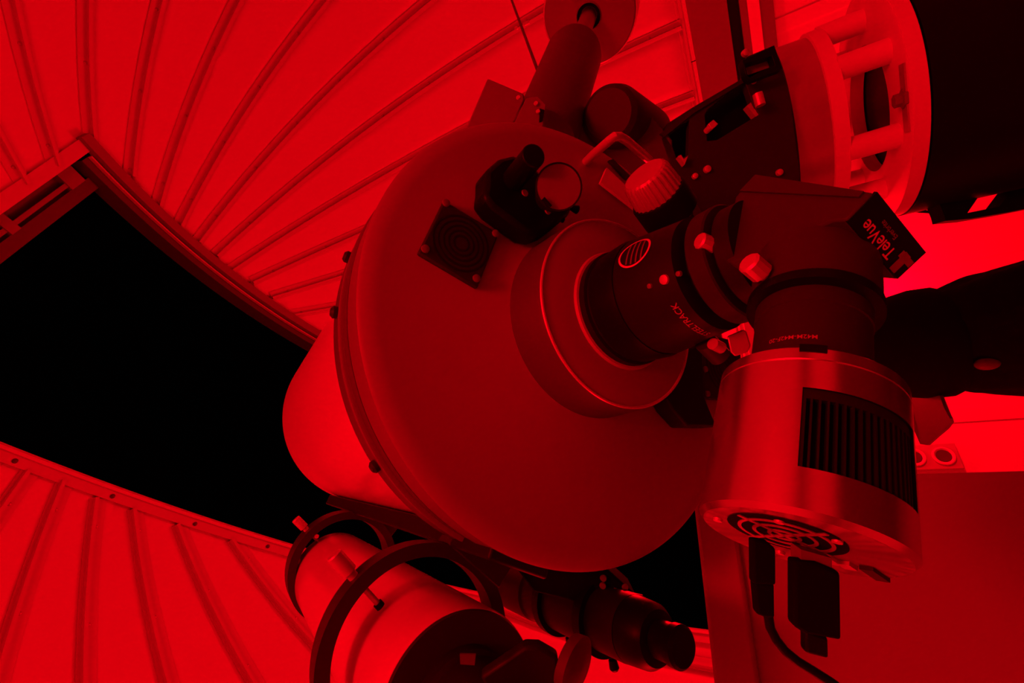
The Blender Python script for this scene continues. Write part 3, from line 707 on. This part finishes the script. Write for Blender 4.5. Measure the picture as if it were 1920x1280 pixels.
# hanging rod
rt, rb_ = P(900, -160, 2.2), P(1014, 148, .72)
rd = thing('hanging_rod', rb_, 'thin dark rod running from the dome ribs down behind the mount', 'rod')
B().tube([rt, rb_], .0028, 10).build('rod', DRAIL, rd)
ct = hit(977, 48, rt, (rb_ - rt).cross(ROT @ V(0, 1, 0)).normalized())
B().lathe(P(968, 53, 1.1), -back, [(0, .005), (.003, .004)], 10).build('clip', SILV2, rd)
B().tube([P(982, 46, 1.1), P(992, 41, 1.1)], .004, 10).build('clip', SILV2, rd)

# ------------------------------------------------------------------ lower right panel (tall cabinet seen close)
def azel(px, py): d = ray(px, py); return d
d0, d1, d2 = ray(1303, 965), ray(1345, 1280), ray(1720, 888)
k0, k1 = V(d0.x, d0.y, 0).normalized(), V(d1.x, d1.y, 0).normalized()
nn = (k0 + k1).normalized()                                        # horizontal normal
DP = .58; cpn = CAM + nn * DP
def pp(px, py): return hit(px, py, cpn, nn)
tA_, tB_ = pp(1303, 965), pp(1345, 1280)
hz = (tB_ - tA_); hz.z = 0; hz.normalize()
e0 = pp(1720, 888); topz = (tA_.z + tB_.z) / 2
x0 = (e0 - cpn).dot(hz); x1 = x0 + .70
def q3(x, z, n_=0): return V(cpn.x, cpn.y, 0) + hz * x + nn * n_ + Z * z
cab = thing('cabinet', q3((x0 + x1) / 2, 0), 'tall plain pale cabinet with raised top rim at the lower right', 'cabinet')
B().prism([q3(x0, .02), q3(x1, .02), q3(x1, topz - .04), q3(x0, topz - .04)], nn * .22).build('carcass', CABM, cab)
B().prism([q3(x0 - .0, topz - .04, -.012), q3(x1 + .0, topz - .04, -.012), q3(x1, topz, -.012), q3(x0, topz, -.012)], nn * .232).build('top_rim', CABM, cab, bevel=.004)
B().prism([q3(x0 + .02, 0), q3(x1 - .02, 0), q3(x1 - .02, .03), q3(x0 + .02, .03)], nn * .20).build('plinth', MGR, cab)

# wall sockets
wc = O.copy()
def wallhit(px, py, r=RD - .006):
    d = ray(px, py); oc = CAM - O; a = d.x ** 2 + d.y ** 2; bq = oc.x * d.x + oc.y * d.y; cq = oc.x ** 2 + oc.y ** 2 - r * r
    return CAM + d * ((-bq + math.sqrt(bq * bq - a * cq)) / a)
p = wallhit(1741, 857); e = (V(O.x, O.y, 0) - V(p.x, p.y, 0)).normalized(); t = e.cross(Z)
s = thing('wall_outlet', p, 'white double wall outlet low on the bright round wall beside the silver camera', 'outlet')
B().box(p + e * .004, t, e, Z, .064, .006, .115).build('plate', RIBM, s, bevel=.003)
for dz in (-.056, .056):
    B().lathe(p + e * .010 + Z * dz, e, [(0, .030), (.002, .045), (.006, .043), (.007, .038), (.003, .032)], 32, closed=True).build('socket_ring', WALL, s)
    B().lathe(p + e * .0105 + Z * dz, e, [(0, .030), (.001, .030)], 32).build('socket', HOUS, s)

# ------------------------------------------------------------------ person seated beyond
hc = P(1800, 640, .80)
vd = V(hc.x - CAM.x, hc.y - CAM.y, 0).normalized(); fd0 = -(ROT @ V(0, 1, 0)); fd0 = V(fd0.x, fd0.y, 0).normalized()
fd = (fd0 * .62 + vd * .78).normalized(); sd = Z.cross(fd).normalized()    # facing direction, left side
per = thing('person', V(hc.x, hc.y, 0), 'person in dark clothing and a black cap, seen from behind beside the column', 'person')
bmh = [(-.02, -.40, 0)]
def bp3(f, s, z): return V(hc.x, hc.y, hc.z) + fd * f + sd * s + Z * z
# one continuous seated body by skin modifier
J = {'pel': bp3(-.06, 0, -.72), 'abd': bp3(-.07, 0, -.55), 'che': bp3(-.06, 0, -.36), 'nec': bp3(-.04, 0, -.20), 'hed': bp3(-.01, 0, -.08), 'top': bp3(-.01, 0, .03)}
E_ = [('pel', 'abd'), ('abd', 'che'), ('che', 'nec'), ('nec', 'hed'), ('hed', 'top')]
RR = {'pel': (.16, .12), 'abd': (.14, .10), 'che': (.16, .11), 'nec': (.06, .06), 'hed': (.07, .085), 'top': (.072, .088)}
for s_, k in ((1, 'l'), (-1, 'r')):
    J.update({'sh' + k: bp3(-.06, s_ * .18, -.27), 'el' + k: bp3(-.0, s_ * .25, -.54), 'wr' + k: bp3(.22, s_ * .17, -.60),
              'hi' + k: bp3(-.03, s_ * .10, -.74), 'kn' + k: bp3(.38, s_ * .13, -.70), 'an' + k: bp3(.36, s_ * .12, -hc.z + .09), 'to' + k: bp3(.52, s_ * .13, -hc.z + .04)})
    E_ += [('che', 'sh' + k), ('sh' + k, 'el' + k), ('el' + k, 'wr' + k), ('pel', 'hi' + k), ('hi' + k, 'kn' + k), ('kn' + k, 'an' + k), ('an' + k, 'to' + k)]
    RR.update({'sh' + k: (.065, .065), 'el' + k: (.045, .045), 'wr' + k: (.03, .03), 'hi' + k: (.09, .09), 'kn' + k: (.065, .065), 'an' + k: (.04, .04), 'to' + k: (.04, .035)})
names = list(J); me = bpy.data.meshes.new('body'); org = WL[per.name]
me.from_pydata([J[k] - org for k in names], [(names.index(a), names.index(b)) for a, b in E_], [])
bo = bpy.data.objects.new('body', me); C.objects.link(bo); bo.parent = per; me.materials.append(CLOTH)
sk = bo.modifiers.new('skin', 'SKIN'); 
for i, k in enumerate(names): me.skin_vertices[0].data[i].radius = RR[k]; me.skin_vertices[0].data[i].use_root = (k == 'pel')
sk.use_smooth_shade = True; ss = bo.modifiers.new('sub', 'SUBSURF'); ss.levels = 2; ss.render_levels = 2
def headfn(d):
    q = 1 + .02 * noise.noise(d * 3)
    if d.x > .8: q += .05 * (1 - abs(d.y) * 2) * (1 if abs(d.z + .1) < .25 else .3)
    return q
hd = B().ell(bp3(.0, 0, 0), fd, sd, Z, .098, .078, .118, 32, 20, headfn).build('head', SKIN, per)
for s_ in (1, -1):
    B().ell(bp3(.088, s_ * .032, .008), fd, sd, Z, .012, .016, .009, 12, 8).build('eye', PRINT2, hd)
    B().ell(bp3(-.005, s_ * .082, -.005), fd, sd, Z, .018, .008, .032, 14, 10).build('ear', SKIN, hd)
B().ell(bp3(.104, 0, -.018), fd, sd, Z, .016, .012, .024, 12, 8).build('nose', SKIN, hd)
B().ell(bp3(.090, 0, -.060), fd, sd, Z, .012, .026, .007, 14, 8).build('mouth', MGR, hd)
hz_ = [(.06, .076), (.035, .084), (.0, .098), (-.04, .108), (-.08, .114), (-.13, .121), (-.18, .124), (-.23, .118), (-.27, .095)]
b = B(); vs = []; sg = 72; zz = []
for i in range(len(hz_) - 1):
    for k in range(6): q = k / 6; zz.append((hz_[i][0] * (1 - q) + hz_[i + 1][0] * q, hz_[i][1] * (1 - q) + hz_[i + 1][1] * q))
zz.append(hz_[-1]); m_ = len(zz)
for (z_, r_) in zz:
    for k in range(sg):
        t = 2 * PI * k / sg; d = V(math.cos(t), math.sin(t), 0); w_ = d * 3 + Z * z_ * 9
        rr = r_ * (1 + .05 * noise.noise(w_) + .028 * noise.noise(w_ * 4)) * (.72 if math.cos(t) > .82 and z_ < .0 else 1)
        vs.append(bp3(-.012, 0, z_) + fd * (rr * d.x) + sd * (rr * .98 * d.y))
b.add(vs, [[i * sg + k, i * sg + (k + 1) % sg, (i + 1) * sg + (k + 1) % sg, (i + 1) * sg + k] for i in range(m_ - 1) for k in range(sg)] + [list(range(sg)), [(m_ - 1) * sg + k for k in range(sg)][::-1]])
b.build('hair', HAIR, per, label='dark loose hair below the cap')
cap = B().lathe(bp3(-.008, 0, 0), Z, [(.022, .060), (.020, .094), (.030, .099), (.060, .100), (.090, .094), (.115, .078), (.135, .052), (.146, .022), (.148, 0)], 56).build('cap', CLOTH, per, label='black cap with a visor')
vpx = [(1764, 728, .80), (1768, 742, .77), (1776, 764, .75), (1787, 784, .74), (1789, 791, .745), (1780, 803, .77), (1762, 818, .81), (1744, 834, .86), (1730, 832, .88), (1716, 800, .88), (1706, 728, .86)]
B().prism([P(x, y, d) for x, y, d in vpx], Z * .004).build('visor', HOUS, cap)
B().ell(P(1851, 682, .715), sd, fd, Z, .010, .010, .016, 16, 10).build('ear', HOUS, per, label='ear just showing through the hair')  # dark grey instead of skin tone: the ear's shade is in its colour
for s_ in (1, -1):                                                   # hands resting on the thighs, five fingers each
    w0 = J['wrl' if s_ > 0 else 'wrr']; b = B()
    b.ell(w0 + fd * .055 - Z * .012, fd, sd, Z, .048, .038, .015, 16, 10)
    for k in range(4):
        y = (-.027 + .018 * k); ln = (.062, .072, .068, .052)[k]
        p0 = w0 + fd * .085 + sd * y - Z * .012
        b.tube([p0, p0 + fd * ln * .45 + Z * .003, p0 + fd * ln * .8 - Z * .006, p0 + fd * ln - Z * .018], [.0085, .008, .007, .005], 10)
    p0 = w0 + fd * .03 - sd * s_ * .03 - Z * .01
    b.tube([p0, p0 + fd * .03 - sd * s_ * .022, p0 + fd * .055 - sd * s_ * .028], [.010, .009, .006], 10)
    b.build('hand', SKIN, per)
st_ = thing('stool', V(hc.x, hc.y, 0) - fd * .06, 'round dark stool under the seated person', 'stool')
sb0 = V(hc.x, hc.y, 0) - fd * .06; sz = hc.z - .86
B().lathe(sb0, Z, [(sz - .05, .16), (sz, .17), (sz + .02, .15), (sz + .022, 0)], 40).build('seat', BLK2, st_)
for k in range(4):
    t = PI / 4 + k * PI / 2; d = V(math.cos(t), math.sin(t), 0)
    B().cyl(sb0 + d * .12 + Z * (sz - .04), sb0 + d * .17, .013).build('leg', BLK2, st_)
